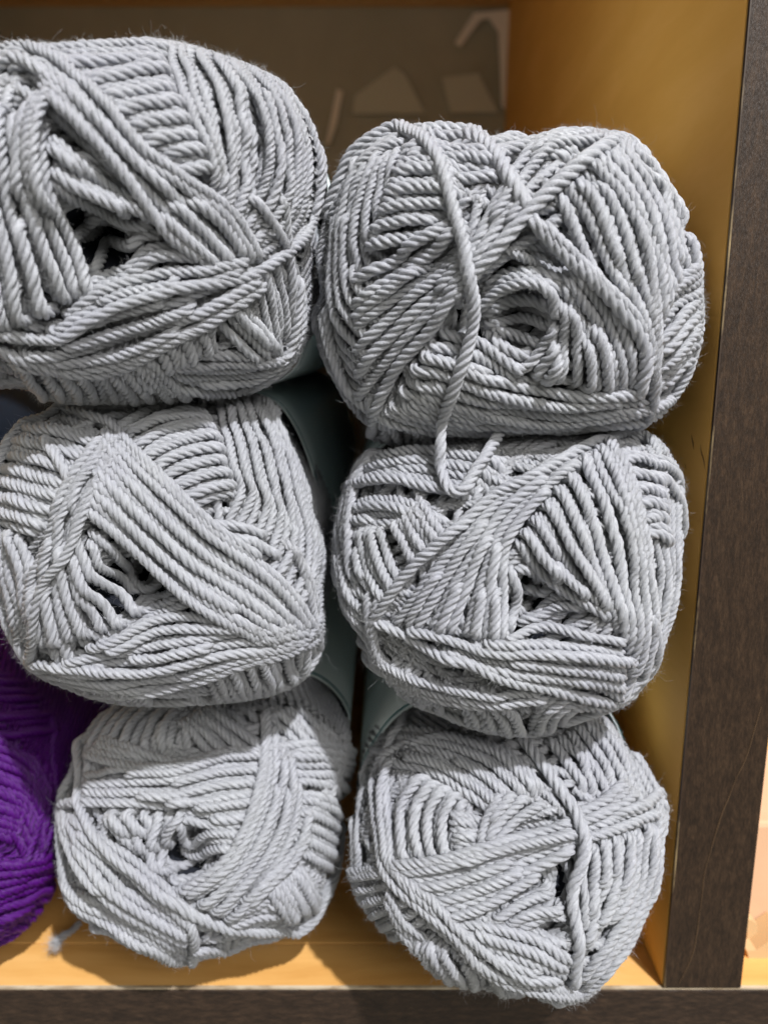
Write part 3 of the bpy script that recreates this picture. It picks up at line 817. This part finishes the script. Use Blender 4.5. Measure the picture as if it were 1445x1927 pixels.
# ---- purple balls at the far left
def circle(cx, cy, r, sq=1.0, k=24): return [(cx + r * math.cos(t * 2 * math.pi / k), cy + r * sq * math.sin(t * 2 * math.pi / k)) for t in range(k)]
b7 = Ball(1, 0, 0, [(-160 + 288 * math.copysign(abs(math.cos(a)) ** 0.8, math.cos(a)), 1512 + 302 * math.copysign(abs(math.sin(a)) ** 0.8, math.sin(a))) for a in np.linspace(0, 6.2, 40)], (-160, 1505), 0.241, (-190, 1500), core=2.4, d=0.0024)
b7.base(nb=18, ns=7, hi=True, seed=52, comp=0.75)
b7.sc, b7.ox, b7.oy = 2.478, 0, 1150
b7.bundle(5, [(-300,200),(0,260),(230,280)], [(-300,600),(0,600),(300,560)])
b7.bundle(5, [(160,640),(90,850),(20,1100)], [(270,760),(260,1000),(190,1200)])
b7.bundle(5, [(-200,560),(0,600),(140,680),(230,850)], [(-300,1000),(-100,1040),(40,1080),(90,1160)])
b7.bundle(5, [(-200,1220),(0,1190),(230,1150)], [(-200,1660),(0,1610),(250,1440)])
b7.single([(-200,640),(0,690),(110,760),(180,900),(190,1100)])
b7.finish('deep purple yarn ball at the lower left corner, next to a grey ball', PURPLE, FUZZP, nf=7000, yband=0.09, band=False)
b8 = Ball(1, 0, 0, circle(-200, 965, 262, 1.0), (-200, 965), 0.33, (-200, 965), core=2.4)
b8.base(nb=18, ns=7, hi=True, seed=63, comp=0.75)
b8.finish('dark navy yarn ball in shade behind the left stack, mostly hidden', NAVY, FUZZP, nf=0, yband=0.01, band=False)

# ------------------------------------------------------------------ small things behind and beside
def at_back(pts, y): 
    p = on_plane_y(np.array([q[0] for q in pts], float), np.array([q[1] for q in pts], float), y); return [(float(a[0]), float(a[2])) for a in p]
reflections = empty('painted_reflections', (0.03, BACKY - 0.004, 0.1), 'pale painted patches and streaks imitating reflections in the back panel', 'painted reflection')  # thin pale shapes paint in the light mirrored by the back panel
def spart(name, pts, y, th, m):
    o = link(name, prism(at_back(pts, y), y, y + th), m, reflections)
    o.location = tuple(-np.array(reflections.location)); return o
spart('reflection_patch', [(664,214),(668,180),(742,126),(762,140),(800,214)], BACKY - 0.0035, 0.0008, REFLECTION)
spart('reflection_patch', [(848,212),(832,146),(900,138),(938,212)], BACKY - 0.0035, 0.0008, REFLECTION)
spart('reflection_streak', [(955,18),(958,20),(950,205),(944,200),(938,60),(920,34),(905,36),(866,88),(856,80),(892,24)], BACKY - 0.0055, 0.0012, REFLECTION_STREAK)
spart('reflection_streak', [(634,168),(645,172),(634,230),(618,275),(614,268),(624,220)], BACKY - 0.0055, 0.0012, REFLECTION_STREAK)

bx = empty('cardboard_box', (0.14, 0.3, FLOOR), 'tan cardboard box with a rounded corner block, seen past the right upright', 'cardboard box')
def bpart(name, me, m):
    o = link(name, me, m, bx); o.location = tuple(-np.array(bx.location)); return o
bpart('box_side', box(WALLX + POST + 0.002, XR - 0.01, 0.222, 0.27, FLOOR + 0.001, FLOOR + 0.0415, 0.0015), CARD)
q = on_plane_y(np.array([1405, 1422, 1445, 1470, 1470, 1440, 1424, 1412]), np.array([1790, 1788, 1772, 1755, 1800, 1818, 1824, 1820]), 0.212)
bpart('corner_block', prism([(float(a[0]), float(a[2])) for a in q], 0.212, 0.2215), CARD_EDGE)
q = on_plane_y(np.array([1405, 1414, 1424, 1424, 1420, 1405]), np.array([1730, 1732, 1740, 1770, 1783, 1772]), 0.217)
bpart('corner_tab', prism([(float(a[0]), float(a[2])) for a in q], 0.217, 0.2215), CARD_EDGE)

# pale mineral streak in the upright's front face
vp = [(1432,1330),(1412,1400),(1398,1440),(1386,1465),(1375,1490),(1363,1520),(1350,1560),(1338,1600),(1326,1640),(1321,1680),(1318,1710),(1312,1750),(1304,1790),(1290,1825),(1278,1852)]
vw = catmull(np.array(vp, float), 60)
vw[:, 0] += wob(60, 6, 1.0)
off = 0.5 + 0.4 * np.abs(wob(60, 8, 1))
L_ = on_plane_y(vw[:, 0] - off, vw[:, 1], D0 - 0.00055); R_ = on_plane_y(vw[:, 0] + off, vw[:, 1], D0 - 0.00055)
V = np.vstack([L_, R_]); i = np.arange(59)
Q = np.stack([i, i + 60, i + 61, i + 1], 1)
o = link('wood_vein', fast_mesh('wood_vein', V - np.array(unit.location), Q), VEIN, ded)
o.location = tuple(np.array(unit.location))

# scuffs in the side wall
def on_wall(px, py):
    r = ray(px, py); return r * ((WALLX - 0.00012) / r[..., 0])[..., None]
for (x0, y0, x1, y1, hw) in [(1300, 818, 1305, 846, 0.9), (1316, 836, 1326, 884, 0.8), (1288, 872, 1290, 884, 0.6)]:
    q = np.linspace(0, 1, 9); cx_ = x0 + (x1 - x0) * q + wob(9, 3, 0.5); cy_ = y0 + (y1 - y0) * q
    hh = hw * np.sin(np.pi * np.clip(q, 0.06, 0.94))
    V = np.vstack([on_wall(cx_ - hh, cy_), on_wall(cx_ + hh, cy_)]); i = np.arange(8)
    o = link('scuff', fast_mesh('scuff', V - np.array(unit.location), np.stack([i, i + 9, i + 10, i + 1], 1)), simple('scuff_mark', (0.16, 0.075, 0.02), 0.7), div)
    o.location = tuple(np.array(unit.location))
